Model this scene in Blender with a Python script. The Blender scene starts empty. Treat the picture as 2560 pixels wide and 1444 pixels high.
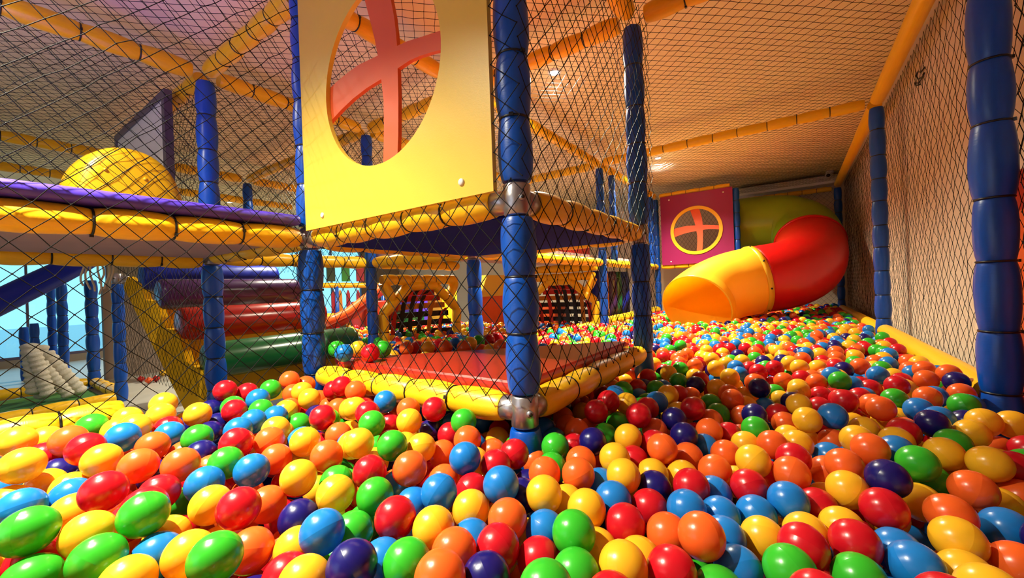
import bpy, bmesh, math, random
import numpy as np
from mathutils import Matrix, Vector
random.seed(7); rng = np.random.default_rng(7)
SC = bpy.context.scene
COL = SC.collection

# ---------------------------------------------------------------- camera
F_PX, YAW, PITCH, ROLL = 1007.29, .6107, -.0017, -.0363
CAM = np.array([-1.0308, -.6905, .976])
_fw = np.array([math.cos(PITCH)*math.cos(YAW), math.cos(PITCH)*math.sin(YAW), math.sin(PITCH)])
_r = np.array([math.sin(YAW), -math.cos(YAW), 0.]); _u = np.cross(_r, _fw)
_c, _s = math.cos(ROLL), math.sin(ROLL)
RX, UP = _c*_r + _s*_u, -_s*_r + _c*_u
cd = bpy.data.cameras.new('camera'); cam = bpy.data.objects.new('camera', cd); COL.objects.link(cam)
cd.sensor_width = 36; cd.lens = F_PX/2560*36; cd.clip_start = .02; cd.clip_end = 100
cam.matrix_world = Matrix(((RX[0], UP[0], -_fw[0], CAM[0]), (RX[1], UP[1], -_fw[1], CAM[1]), (RX[2], UP[2], -_fw[2], CAM[2]), (0, 0, 0, 1)))
SC.camera = cam
def ray(x, y): return _fw + RX*(x-1280)/F_PX - UP*(y-722)/F_PX
def on(ax, val, x, y):                       # pixel to a point on the plane axis = val
    d = ray(x, y); return CAM + d*(val-CAM[ax])/d[ax]
def pix(P):
    d = np.asarray(P, float)-CAM; z = d@_fw
    return 1280+F_PX*(d@RX)/z, 722-F_PX*(d@UP)/z, z

# ---------------------------------------------------------------- world, exposure, lamp strength
W = bpy.data.worlds.new('sky'); SC.world = W; W.use_nodes = True
W.node_tree.nodes['Background'].inputs[0].default_value = (.84, .92, 1., 1)
W.node_tree.nodes['Background'].inputs[1].default_value = 1.7
SC.view_settings.view_transform = 'Standard'; SC.view_settings.look = 'None'
SC.view_settings.gamma = 1; SC.view_settings.use_curve_mapping = False
SC.view_settings.exposure = .52
LAMP_W, LAMP_COL = 430., (1., .95, .72)

# ---------------------------------------------------------------- levels (metres above the floor)
M = 1.2
Z0, Z1, Z2 = .60, 1.246, 2.43                # lower rail, upper rail, roof rail
CEIL = 2.64; WALL_V = -1.45; END_U = 7.36; BACK_V = 9.5; LEFT_U = -3.2

# ---------------------------------------------------------------- materials
def mat(name, col, rough=.45, metal=0., var=.06, vscale=6., bump=0., bscale=40., spec=.5, transl=0., coat=0., stretch=None):
    m = bpy.data.materials.new(name); m.use_nodes = True; nt = m.node_tree; N = nt.nodes; L = nt.links
    b = N['Principled BSDF']
    b.inputs['Roughness'].default_value = rough; b.inputs['Metallic'].default_value = metal
    b.inputs['Specular IOR Level'].default_value = spec; b.inputs['Coat Weight'].default_value = coat
    tc = N.new('ShaderNodeTexCoord'); no = N.new('ShaderNodeTexNoise'); no.inputs['Scale'].default_value = vscale
    no.inputs['Detail'].default_value = 3
    L.new(tc.outputs['Object'], no.inputs['Vector'])
    mx = N.new('ShaderNodeMix'); mx.data_type = 'RGBA'
    d = tuple(max(0, c*(1-var*2.2)) for c in col); e = tuple(min(1, c*(1+var)) for c in col)
    mx.inputs[6].default_value = (*d, 1); mx.inputs[7].default_value = (*e, 1)
    L.new(no.outputs['Fac'], mx.inputs[0]); L.new(mx.outputs[2], b.inputs['Base Color'])
    if bump:
        n2 = N.new('ShaderNodeTexNoise'); n2.inputs['Scale'].default_value = bscale; n2.inputs['Detail'].default_value = 2
        src = tc.outputs['Object']
        if stretch:
            mp = N.new('ShaderNodeMapping'); mp.inputs['Scale'].default_value = stretch
            L.new(src, mp.inputs['Vector']); src = mp.outputs['Vector']
        L.new(src, n2.inputs['Vector'])
        bp = N.new('ShaderNodeBump'); bp.inputs['Strength'].default_value = bump; bp.inputs['Distance'].default_value = .01
        L.new(n2.outputs['Fac'], bp.inputs['Height']); L.new(bp.outputs['Normal'], b.inputs['Normal'])
    if transl:
        t = N.new('ShaderNodeBsdfTranslucent'); L.new(mx.outputs[2], t.inputs['Color'])
        ms = N.new('ShaderNodeMixShader'); ms.inputs[0].default_value = transl
        L.new(b.outputs[0], ms.inputs[1]); L.new(t.outputs[0], ms.inputs[2]); L.new(ms.outputs[0], N['Material Output'].inputs[0])
    return m
def emit(name, col, st):
    m = bpy.data.materials.new(name); m.use_nodes = True; b = m.node_tree.nodes['Principled BSDF']
    b.inputs['Emission Color'].default_value = (*col, 1); b.inputs['Emission Strength'].default_value = st
    b.inputs['Base Color'].default_value = (*col, 1); return m
def srgb(r, g, b):
    f = lambda c: (c/255/12.92) if c/255 <= .04045 else ((c/255+.055)/1.055)**2.4
    return (f(r), f(g), f(b))
def glass_mat(name, tint):
    m = bpy.data.materials.new(name); m.use_nodes = True; nt = m.node_tree; N = nt.nodes; L = nt.links
    N.remove(N['Principled BSDF'])
    t = N.new('ShaderNodeBsdfTransparent'); t.inputs[0].default_value = (*tint, 1)
    g = N.new('ShaderNodeBsdfGlossy'); g.inputs['Roughness'].default_value = .03
    x = N.new('ShaderNodeMixShader'); x.inputs[0].default_value = .06
    L.new(t.outputs[0], x.inputs[1]); L.new(g.outputs[0], x.inputs[2]); L.new(x.outputs[0], N['Material Output'].inputs[0])
    return m
MT = dict(
    blue=mat('blue_vinyl', srgb(0, 78, 184), .34, bump=.05, bscale=5, stretch=(.4, .4, 12), var=.10),
    navy=mat('navy_vinyl', srgb(14, 34, 150), .4, bump=.1, bscale=14, spec=.3),
    yellow=mat('yellow_vinyl', srgb(250, 192, 22), .36, bump=.05, bscale=5, stretch=(.5, .5, 9), var=.07),
    yplastic=mat('yellow_board', srgb(232, 192, 64), .38, var=.03, vscale=3, bump=.03, bscale=260),
    orange=mat('orange_board', srgb(228, 92, 40), .45, var=.03, bump=.03, bscale=260),
    mauve=mat('magenta_board', srgb(150, 26, 88), .3, var=.16, vscale=1.3),
    redmat=mat('red_vinyl', srgb(182, 42, 26), .3, bump=.10, bscale=7, var=.10, vscale=3),
    purple=mat('purple_vinyl', srgb(78, 54, 190), .36, bump=.3, bscale=8),
    rollp=mat('dark_purple_vinyl', srgb(66, 34, 86), .24, bump=.06, bscale=6),
    rollg=mat('dark_green_vinyl', srgb(20, 92, 48), .24, bump=.06, bscale=6),
    rollr=mat('dark_red_vinyl', srgb(176, 26, 20), .24, bump=.06, bscale=6),
    ymatte=mat('matte_yellow_board', srgb(248, 186, 26), .85, spec=.06, var=.05),
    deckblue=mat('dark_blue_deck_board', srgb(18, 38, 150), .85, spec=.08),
    underside=mat('lilac_grey_board', srgb(178, 150, 160), .7, bump=.05),
    steel=mat('cast_steel', srgb(176, 172, 178), .33, metal=.85, bump=.25, bscale=22, var=.12),
    tie=mat('black_tie', (.008, .008, .01), .35, var=.1),
    net=mat('black_net_cord', (.007, .006, .007), .6, var=.3, vscale=40, spec=.16),
    rope=mat('white_rope', srgb(206, 200, 186), .8, bump=.5, bscale=60),
    ceil=mat('ceiling_plaster', srgb(244, 226, 182), .9, var=.02, vscale=2, bump=.04, bscale=90),
    wall=mat('beige_wall_paint', srgb(226, 206, 182), .85, var=.04, vscale=1.5, bump=.05, bscale=70),
    greywall=mat('grey_brown_wall_paint', srgb(142, 126, 112), .85, var=.05, vscale=2, bump=.05, bscale=60),
    floor=mat('pale_vinyl_floor', srgb(176, 172, 164), .4, var=.08, vscale=3),
    pitfloor=mat('dark_blue_pit_mat', srgb(24, 28, 66), .7),
    white=mat('white_paint', srgb(226, 224, 220), .5, var=.02),
    greyframe=mat('mauve_grey_metal', srgb(96, 86, 110), .4, metal=.3),
    green=mat('green_carpet_tile', srgb(60, 116, 42), .9, bump=.5, bscale=200),
    sl_y=mat('slide_yellow_plastic', srgb(255, 204, 52), .3, var=.04, vscale=2, transl=.5),
    sl_r=mat('slide_red_plastic', srgb(216, 10, 14), .34, var=.06, vscale=2, transl=.12),
    sl_g=mat('slide_green_plastic', srgb(140, 178, 30), .3, var=.05, vscale=2, transl=.12),
    inflat=mat('orange_inflatable', srgb(236, 92, 36), .35, var=.08),
    straps_r=mat('red_webbing', srgb(196, 34, 28), .7, bump=.3, bscale=200),
    straps_k=mat('black_webbing', srgb(26, 20, 32), .7, bump=.3, bscale=200),
    straps_o=mat('amber_webbing', srgb(196, 122, 30), .7, bump=.3, bscale=200),
    pick_r=mat('crimson_picket', srgb(150, 28, 44), .5), pick_o=mat('amber_picket', srgb(196, 120, 30), .5),
    pick_g=mat('green_picket', srgb(44, 130, 52), .5), pick_k=mat('dark_green_picket', srgb(38, 64, 48), .5),
    black=mat('black_plastic', (.01, .01, .01), .3),
    glass=glass_mat('blue_film_glass', (.46, .78, .90)), clear=glass_mat('clear_glass', (.95, .97, .97)),
    lens=emit('lamp_lens', (1., .93, .8), 40.),
)
BALLC = dict(Y=srgb(250, 188, 40), O=srgb(244, 102, 38), R=srgb(206, 20, 36), G=srgb(54, 182, 44), B=srgb(26, 124, 210), N=srgb(24, 20, 106))
BNAME = dict(Y='yellow', O='orange', R='red', G='green', B='bright blue', N='navy')
def ball_mat(name, col=None):
    m = bpy.data.materials.new(name); m.use_nodes = True; nt = m.node_tree; N = nt.nodes; L = nt.links
    b = N['Principled BSDF']; b.inputs['Roughness'].default_value = .26; b.inputs['Specular IOR Level'].default_value = .5
    t = N.new('ShaderNodeBsdfTranslucent'); ms = N.new('ShaderNodeMixShader'); ms.inputs[0].default_value = .16
    if col is None:
        a = N.new('ShaderNodeAttribute'); a.attribute_type = 'INSTANCER'; a.attribute_name = 'bcol'; src = a.outputs['Color']
    else:
        tc = N.new('ShaderNodeTexCoord'); no = N.new('ShaderNodeTexNoise'); no.inputs['Scale'].default_value = 30
        L.new(tc.outputs['Object'], no.inputs['Vector'])
        mx = N.new('ShaderNodeMix'); mx.data_type = 'RGBA'
        mx.inputs[6].default_value = (*[c*.92 for c in col], 1); mx.inputs[7].default_value = (*[min(1, c*1.06) for c in col], 1)
        L.new(no.outputs['Fac'], mx.inputs[0]); src = mx.outputs[2]
    L.new(src, b.inputs['Base Color']); L.new(src, t.inputs['Color'])
    L.new(b.outputs[0], ms.inputs[1]); L.new(t.outputs[0], ms.inputs[2]); L.new(ms.outputs[0], N['Material Output'].inputs[0])
    return m

# ---------------------------------------------------------------- mesh helpers
class MB:
    def __init__(s): s.v = []; s.f = []; s.m = []; s.sm = []
    def add(s, V, Fc, mi=0, smooth=False):
        o = len(s.v); s.v += [tuple(map(float, p)) for p in V]
        s.f += [tuple(i+o for i in q) for q in Fc]; s.m += [mi]*len(Fc); s.sm += [smooth]*len(Fc); return s
    def box(s, a, b, mi=0, bev=0.):
        x0, y0, z0 = a; x1, y1, z1 = b
        if not bev:
            V = [(x, y, z) for z in (z0, z1) for x, y in ((x0, y0), (x1, y0), (x1, y1), (x0, y1))]
            return s.add(V, [(3, 2, 1, 0), (4, 5, 6, 7), (0, 1, 5, 4), (1, 2, 6, 5), (2, 3, 7, 6), (3, 0, 4, 7)], mi)
        bm = bmesh.new(); bmesh.ops.create_cube(bm, size=1)
        for v in bm.verts: v.co = Vector(((x0+x1)/2+v.co.x*(x1-x0), (y0+y1)/2+v.co.y*(y1-y0), (z0+z1)/2+v.co.z*(z1-z0)))
        bmesh.ops.bevel(bm, geom=bm.edges[:], offset=bev, segments=3, affect='EDGES', profile=.5)
        bm.verts.index_update()
        s.add([v.co for v in bm.verts], [tuple(v.index for v in f.verts) for f in bm.faces], mi, True); bm.free(); return s
    def tube(s, P, r, n=12, mi=0, caps=True, inner=None, smooth=True):
        P = [np.asarray(p, float) for p in P]; k = len(P); rr = r if hasattr(r, '__len__') else [r]*k
        T = [P[min(i+1, k-1)]-P[max(i-1, 0)] for i in range(k)]; T = [t/np.linalg.norm(t) for t in T]
        a = np.array([0, 0, 1.]) if abs(T[0][2]) < .9 else np.array([1., 0, 0])
        x = np.cross(a, T[0]); x /= np.linalg.norm(x); V = []; 
        def rings(off):
            nonlocal x
            xx = x.copy(); out = []
            for i in range(k):
                xx = xx-T[i]*(xx@T[i]); xx /= np.linalg.norm(xx); y = np.cross(T[i], xx)
                out += [P[i]+(xx*math.cos(2*math.pi*j/n)+y*math.sin(2*math.pi*j/n))*(rr[i]+off) for j in range(n)]
            return out
        V = rings(0); Fc = [(i*n+j, i*n+(j+1) % n, (i+1)*n+(j+1) % n, (i+1)*n+j) for i in range(k-1) for j in range(n)]
        if inner:
            o = len(V); V += rings(-inner)
            Fc += [(o+i*n+(j+1) % n, o+i*n+j, o+(i+1)*n+j, o+(i+1)*n+(j+1) % n) for i in range(k-1) for j in range(n)]
            for e in (0, k-1):
                q = [(e*n+j, e*n+(j+1) % n, o+e*n+(j+1) % n, o+e*n+j) for j in range(n)]
                Fc += [tuple(reversed(z)) for z in q] if e == 0 else q
        elif caps: Fc += [tuple(reversed(range(n))), tuple(range((k-1)*n, k*n))]
        return s.add(V, Fc, mi, smooth)
    def prism(s, poly, d0, d1, to3, mi=0):     # polygon (a, b) pushed from depth d0 to d1; to3(a, b, d) gives the point
        n = len(poly); V = [to3(a, b, d0) for a, b in poly]+[to3(a, b, d1) for a, b in poly]
        return s.add(V, [tuple(reversed(range(n))), tuple(range(n, 2*n))]+[(i, (i+1) % n, n+(i+1) % n, n+i) for i in range(n)], mi)
    def mesh(s, name, mats):
        me = bpy.data.meshes.new(name); me.from_pydata(s.v, [], s.f)
        for m in (mats if isinstance(mats, (list, tuple)) else [mats]): me.materials.append(m)
        me.polygons.foreach_set('material_index', s.m); me.polygons.foreach_set('use_smooth', s.sm)
        bm = bmesh.new(); bm.from_mesh(me); bmesh.ops.recalc_face_normals(bm, faces=bm.faces); bm.to_mesh(me); bm.free()
        me.update(); return me
def put(name, me, parent=None, Mx=None):
    o = bpy.data.objects.new(name, me); COL.objects.link(o)
    Mx = Mx or Matrix()
    if parent is not None:
        o.parent = parent; p = parent; loc = Vector()
        while p is not None: loc += p.location; p = p.parent
        Mx = Matrix.Translation(-loc) @ Mx
    o.matrix_basis = Mx; return o
def tag(o, label, cat=None, group=None, kind=None):
    if label: o['label'] = label
    if cat: o['category'] = cat
    if group: o['group'] = group
    if kind: o['kind'] = kind
    return o
def thing(name, label, cat, loc, group=None):
    o = bpy.data.objects.new(name, None); COL.objects.link(o); o.location = loc; o.empty_display_size = .1
    return tag(o, label, cat, group)
def obj(name, mb, m, parent=None): return put(name, mb.mesh(name, m), parent)
def struct(name, mb, m, label=None): return tag(obj(name, mb, m), label, None, None, 'structure')
def along(A, B, r):                             # matrix that lays a unit z-piece from A to B
    A, B = Vector(A), Vector(B); d = B-A; q = d.to_track_quat('Z', 'Y')
    return Matrix.Translation(A) @ q.to_matrix().to_4x4() @ Matrix.Diagonal((r, r, d.length, 1))
# ---------------------------------------------------------------- the room
struct('floor', MB().box((LEFT_U, WALL_V, -.1), (END_U, BACK_V, 0)), MT['floor'])
struct('ceiling', MB().box((LEFT_U-.1, WALL_V-.1, CEIL), (END_U+.1, BACK_V+.1, CEIL+.1)), MT['ceil'])
struct('wall_right', MB().box((LEFT_U-.1, WALL_V-.1, 0), (END_U+.1, WALL_V, CEIL)), MT['wall'])
struct('wall_end', MB().box((END_U, WALL_V, 0), (END_U+.1, BACK_V, CEIL)), MT['wall'])
WL = (.3, 3.2, .5, 2.2)                     # unseen opening added for fill light, behind the camera's left shoulder
wl = MB(); A0, A1 = LEFT_U-.1, LEFT_U
wl.box((A0, WALL_V, 0), (A1, WL[0], CEIL)).box((A0, WL[1], 0), (A1, BACK_V, CEIL)).box((A0, WL[0], 0), (A1, WL[1], WL[2])).box((A0, WL[0], WL[3]), (A1, WL[1], CEIL))
struct('wall_left', wl, MT['wall'])
w = bpy.data.objects.new('window_3', None); COL.objects.link(w); w.location = (A1, WL[0], WL[2]); tag(w, None, kind='structure')
fr = MB().box((A0+.02, WL[0], WL[2]), (A0+.08, WL[1], WL[2]+.045)).box((A0+.02, WL[0], WL[3]-.045), (A0+.08, WL[1], WL[3]))
for k in range(9):
    y = WL[0]+(WL[1]-WL[0])*k/8; fr.box((A0+.02, max(WL[0], y-.02), WL[2]), (A0+.08, min(WL[1], y+.02), WL[3]))
    if k < 8: obj('pane', MB().box((A0+.045, y+.02, WL[2]+.045), (A0+.051, y+(WL[1]-WL[0])/8-.02, WL[3]-.045)), MT['clear'], w)
obj('window_frame', fr, MT['greyframe'], w)
WINS = [(-3.0, .75, .12, 2.25), (3.3, 6.0, .25, 2.25)]
wb = MB(); V0, V1 = BACK_V, BACK_V+.12
wb.box((LEFT_U, V0, 0), (WINS[0][0], V1, CEIL)); wb.box((WINS[0][1], V0, 0), (WINS[1][0], V1, CEIL)); wb.box((WINS[1][1], V0, 0), (END_U, V1, CEIL))
for a, b, z0, z1 in WINS: wb.box((a, V0, 0), (b, V1, z0)); wb.box((a, V0, z1), (b, V1, CEIL))
struct('wall_back', wb, MT['greywall'])
for i, (a, b, z0, z1) in enumerate(WINS):
    w = bpy.data.objects.new(f'window_{i+1}', None); COL.objects.link(w); w.location = (a, V0, z0); tag(w, None, kind='structure')
    n = max(2, round((b-a)/.95)); fr = MB(); t = .03
    fr.box((a, V0+.01, z0), (b, V0+.07, z0+t*1.5)).box((a, V0+.01, z1-t*1.5), (b, V0+.07, z1))
    for k in range(n+1):
        x = a+(b-a)*k/n; fr.box((max(a, x-t/2), V0+.01, z0), (min(b, x+t/2), V0+.07, z1))
    obj('window_frame', fr, MT['greyframe'], w)
    for k in range(n): obj('pane', MB().box((a+(b-a)*k/n+t/2, V0+.035, z0+t), (a+(b-a)*(k+1)/n-t/2, V0+.041, z1-t)), MT['glass'], w)
struct('ground_outside', MB().box((-8, BACK_V+.13, -.2), (14, 30, -.1)), MT['floor'])
struct('partition_wall', MB().box((.18, 6.5, 0), (1.75, 6.6, Z1-.06)), MT['greywall'])
struct('pit_floor_mat', MB().box((-3.0, -1.3, 0), (7.2, 1.2, .03)).box((1.2, 1.2, 0), (3.6, 4.2, .03)), MT['pitfloor'])

# ---------------------------------------------------------------- ceiling lamps
def downlight(u, v, label, k=1., spot=2.45):
    t = thing('ceiling_downlight', label, 'lamp', (u, v, CEIL), 'recessed ceiling downlights')
    ring = MB(); n = 24; V = []
    for r, z in ((.036, -.001), (.036, -.012), (.052, -.012), (.056, -.001)): V += [(u+r*math.cos(2*math.pi*j/n), v+r*math.sin(2*math.pi*j/n), CEIL+z) for j in range(n)]
    ring.add(V, [(i*n+j, i*n+(j+1) % n, (i+1)*n+(j+1) % n, (i+1)*n+j) for i in range(3) for j in range(n)], 0, True)
    obj('trim_ring', ring, MT['white'], t)
    obj('lens', MB().tube([(u, v, CEIL-.001), (u, v, CEIL-.008)], .035, 20), MT['lens'], t)
    ld = bpy.data.lights.new('downlight_bulb', 'SPOT'); ld.energy = LAMP_W*k; ld.color = LAMP_COL; ld.spot_size = spot; ld.spot_blend = 1.; ld.shadow_soft_size = .03
    lo = bpy.data.objects.new('downlight_bulb', ld); COL.objects.link(lo); lo.parent = t; lo.location = (0, 0, -.02)
downlight(-1.3, .9, 'recessed downlight above the sunny left foreground of balls', 1.8, 2.15)
downlight(1.75, .78, 'lit recessed downlight seen between the two right tower posts', 1.45)
downlight(4.5, .74, 'lit recessed downlight left of the magenta panel', 1.7)
downlight(1.9, 7.23, 'small lit downlight far behind the padded left walkway', .8)
downlight(-1.15, 2.0, 'recessed downlight above the left walkway', .55)
downlight(1.75, 4.0, 'recessed downlight above the roller stairs', 1.1)
downlight(4.5, 4.0, 'recessed downlight above the rear ball pool', 1.7)

# ---------------------------------------------------------------- foam-padded frame
def seg_mesh(name, m, seed, pinch=.79):
    n, K = 16, 10; V = []; ph = [random.uniform(0, 6.28) for _ in range(4)]
    for i in range(K+1):
        s = i/K; s = .5-.5*math.cos(math.pi*s); e = math.sin(math.pi*s)**.55 if 0 < s < 1 else 0
        for j in range(n):
            a = 2*math.pi*j/n
            r = pinch+(1-pinch)*e + .022*e*math.sin(2*a+ph[0]+3*s)+.015*e*math.sin(3*a+ph[1]-5*s)
            V.append((r*math.cos(a), r*math.sin(a), s))
    Fc = [(i*n+j, i*n+(j+1) % n, (i+1)*n+(j+1) % n, (i+1)*n+j) for i in range(K) for j in range(n)]
    mb = MB(); mb.add(V, Fc, 0, True); mb.add([V[j] for j in range(n)], [tuple(reversed(range(n)))]); mb.add([V[K*n+j] for j in range(n)], [tuple(range(n))])
    return mb.mesh(name, m)
SEG = {c: [seg_mesh(c+'_foam_sleeve', MT[c], k) for k in range(4)] for c in ('blue', 'yellow', 'navy', 'purple')}
SEGS = {c: [seg_mesh(c+'_foam_sleeve', MT[c], k, .97) for k in range(2)] for c in ('yellow',)}
def tie_mesh():
    n, q = 16, 5; V = []
    for j in range(n):
        a = 2*math.pi*j/n
        for i in range(q):
            b = 2*math.pi*i/q; r = .84+.05*math.cos(b); V.append((r*math.cos(a), r*math.sin(a), .07*math.sin(b)))
    mb = MB().add(V, [(j*q+i, ((j+1) % n)*q+i, ((j+1) % n)*q+(i+1) % q, j*q+(i+1) % q) for j in range(n) for i in range(q)], 0, True)
    mb.box((.82, -.12, -.09), (.98, .12, .09))
    return mb.mesh('cable_tie', MT['tie'])
TIE = tie_mesh()
def foam_run(t, A, B, r, c='blue', seg=.2, ties=True, smooth=False):
    A, B = np.array(A, float), np.array(B, float); L = np.linalg.norm(B-A); n = max(1, round(L/seg)); d = (B-A)/n
    cuts = [0.]+[k+random.uniform(-.06, .06) for k in range(1, n)]+[float(n)]
    for k in range(n):
        o = put('foam_sleeve', random.choice((SEGS if smooth else SEG)[c]), t, along(A+d*cuts[k], A+d*cuts[k+1], r*random.uniform(.97, 1.03)) @ Matrix.Rotation(random.uniform(0, 6.28), 4, 'Z'))
    if ties:
        for k in range(1, n):
            x = A+d*cuts[k]; e = (B-A)/L
            put('cable_tie', TIE, t, along(x-e*r*.5, x+e*r*.5, r).__matmul__(Matrix.Translation((0, 0, .5))) @ Matrix.Rotation(random.uniform(0, 6.28), 4, 'Z'))
def clamp_mesh(t, u, v, z, dirs, r=.034):
    mb = MB().tube([(u, v, z-.05), (u, v, z-.044), (u, v, z+.044), (u, v, z+.05)], [r*1.05, r*1.25, r*1.25, r*1.05], 16)
    for dx, dy in dirs:
        mb.tube([(u, v, z), (u+dx*.085, v+dy*.085, z), (u+dx*.09, v+dy*.09, z)], [r*1.12, r*1.12, r*.95], 14)
    nx, ny = (-.6, -.8)
    mb.tube([(u+nx*r*1.1, v+ny*r*1.1, z), (u+nx*(r*1.1+.016), v+ny*(r*1.1+.016), z)], .011, 10)
    c = obj('clamp_joint', mb, MT['steel'], t); tag(c, 'cast grey steel clamp joint')
    s = obj('set_screw', MB().tube([(u+nx*(r*1.1+.012), v+ny*(r*1.1+.012), z), (u+nx*(r*1.1+.0175), v+ny*(r*1.1+.0175), z)], .006, 8), MT['tie'], c)
def post(u, v, z0, z1, label, r=.054, joints=(), seg=.2, c='blue'):
    t = thing('padded_post', label, 'post', (u, v, z0), 'blue padded frame posts')
    zs = sorted([j for j in joints]); cur = z0
    for z, dirs in zs:
        if z-.055 > cur+.03: foam_run(t, (u, v, cur), (u, v, z-.055), r, c, seg)
        clamp_mesh(t, u, v, z, dirs); cur = z+.055
    if z1 > cur+.03: foam_run(t, (u, v, cur), (u, v, z1), r, c, seg)
    return t
E_, W_, N_, S_ = (1, 0), (-1, 0), (0, 1), (0, -1)
full = lambda *d: ((Z0, d), (Z1, d))
post(0, 0, .03, Z2+.05, 'thick blue padded post at the front corner of the tower, nearest the camera', .055, ((Z0, (E_, N_)), (Z1, (E_, N_))))
post(M, 0, .03, Z2-.05, 'blue padded post at the right corner of the tower, behind its net', .054, ((Z1, (W_, N_)),))
post(0, M, .03, Z2+.05, 'blue padded post at the left edge of the yellow window panel', .054, ((Z1, (W_, S_)),))
post(M, M, .03, Z2-.05, 'blue padded post at the rear corner of the red deck', .054, ((Z1, (W_, S_)),))
post(0, 2*M, .0, Z2-.05, 'blue padded post in front of the roller stairs', .058, ((Z1, (W_, S_)),))
post(M, 2*M, .03, Z2-.05, 'dark blue padded post left of the first webbing arch, seen through the round window', .05)
post(M, 4*M, .0, Z2-.05, 'small blue padded post far behind the roller stairs', .055)
post(0, 4*M, .0, Z1+.03, 'blue padded post left of the yellow stair stringer', .05, ((Z1-.03, (E_,)),))
post(0, 5*M, .0, Z1, 'dark blue padded post between the white rope and the stairs', .058)
post(3*M, M, .03, Z2-.05, 'thin blue padded post at the right end of the second webbing arch', .05)
post(4.0, M, Z1, Z2-.05, 'short blue padded post standing on the far upper rail', .045)
post(4*M+.9, M, Z1, Z2-.05, 'leftmost of the paired blue posts beside the magenta panel', .045)
post(5*M, M, .03, Z2-.05, 'slim blue padded post at the left edge of the magenta panel', .05)
post(5*M, 0, .03, Z2-.05, 'blue padded post between the magenta panel and green tube', .05)
post(6*M-.1, 0, .03, Z2-.05, 'blue padded post behind the green tube of the slide', .05)
post(M, -1.3, .03, Z2+.05, 'big blue padded post at the far right edge, before the wall net', .060, seg=.25)
post(3*M-.06, -1.3, .03, Z2-.05, 'blue padded post midway along the right wall net', .055, seg=.2)
post(6*M, -1.3, .03, Z2-.05, 'dark blue padded post in the end corner behind the red slide bend', .052)
for x, y, h, lb in ((160, 905, 1.25, 'blue padded post before the bright window, right of the white rope'), (133, 900, 1.25, 'blue padded post before the bright window, left of the thicker one'), (88, 890, .75, 'short blue padded post with a red band behind the white rope'), (62, 890, .7, 'leftmost short blue padded post before the bright window')):
    vv = 7.3 if x in (160, 88) else 7.6
    p = on(1, vv, x, y); post(p[0], vv, 0, h, lb, .055 if x > 140 else .045)

def rail(A, B, label, r=.052, seg=.2, c='yellow', gap=.075, smooth=False, ties=True):
    A, B = np.array(A, float), np.array(B, float); d = (B-A)/np.linalg.norm(B-A)
    t = thing('padded_rail', label, 'rail', tuple((A+B)/2), 'foam padded frame rails')
    foam_run(t, A+d*gap, B-d*gap, r, c, seg, ties, smooth); return t
# tower
rail((0, 0, Z0), (0, M, Z0), 'yellow padded rail along the left edge of the red deck, above the balls')
rail((0, 0, Z0), (M, 0, Z0), 'yellow padded rail along the shaded right edge of the red deck')
rail((0, 0, Z1), (0, M, Z1), 'yellow padded rail directly under the big yellow window panel', gap=.085)
rail((0, 0, Z1), (M, 0, Z1), 'yellow padded rail along the upper deck, right of the corner post', gap=.085)
rail((M, 0, Z1), (M, M, Z1), 'yellow padded rail at the far right side of the upper deck', gap=.085)
rail((0, M, Z1), (M, M, Z1), 'yellow padded rail at the rear side of the upper deck', gap=.085)
# left walkway
rail((-2.4, M, Z1), (0, M, Z1), 'bright yellow padded rail under the purple edge of the left walkway', seg=.24, gap=.06)
rail((-2.4, 2*M, Z1-.02), (0, 2*M, Z1-.02), 'shaded yellow padded rail at the rear of the left walkway', gap=.06)
rail((0, M, Z1), (0, 2*M, Z1), 'yellow padded rail crossing under the walkway end beside the tower')
rail((0, 2*M, Z1), (M, 2*M, Z1), 'yellow padded rail above the top of the roller stairs')
rail((M, M, Z1), (M, 2*M, Z1), 'yellow padded rail joining the two rear posts at upper deck height')
rail((M, 2*M, Z1), (2*M, 2*M, Z1), 'yellow padded rail over the first webbing arch')
rail((M, M, Z1), (3*M, M, Z1), 'long yellow padded rail over the rear ball pool')
rail((3*M, M, Z1), (5*M, M, Z1), 'yellow padded rail running from the thin post to the magenta panel', seg=.16)
rail((3*M, M, Z1-.04), (3*M, 2*M, Z1-.04), 'yellow padded rail over the second webbing arch')
rail((5*M, M, Z1), (5*M, 0, Z1), 'yellow padded rail under the magenta panel', .045)
rail((5*M, M, Z2), (5*M, 0, Z2), 'yellow padded rail along the top of the magenta panel', .045)
# curbs of the pit
rail((-2.4, M, Z0), (-.60, M, Z0), 'yellow padded kerb at the left edge of the pit, partly buried by balls', .05, .14)
rail((M, -1.3, .51), (3*M-.06, -1.3, .51), 'yellow padded kerb along the right wall, nearer half', .055, 1.1, smooth=True, ties=False)
rail((3*M-.06, -1.3, .50), (6*M, -1.3, .47), 'yellow padded kerb along the right wall, farther half', .055, 1.1, smooth=True, ties=False)
rail((6*M, -1.25, .47), (6*M, 0, .47), 'dim yellow padded kerb at the end wall behind the slide', .05)
rail((3*M, M, .53), (5*M, M, .53), 'yellow padded kerb between the thin post and the slide mouth', .06, .17)
rail((2.6, M+.08, .5), (3*M, M+.08, .5), 'yellow padded kerb before the second webbing arch', .05, .17)
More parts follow.
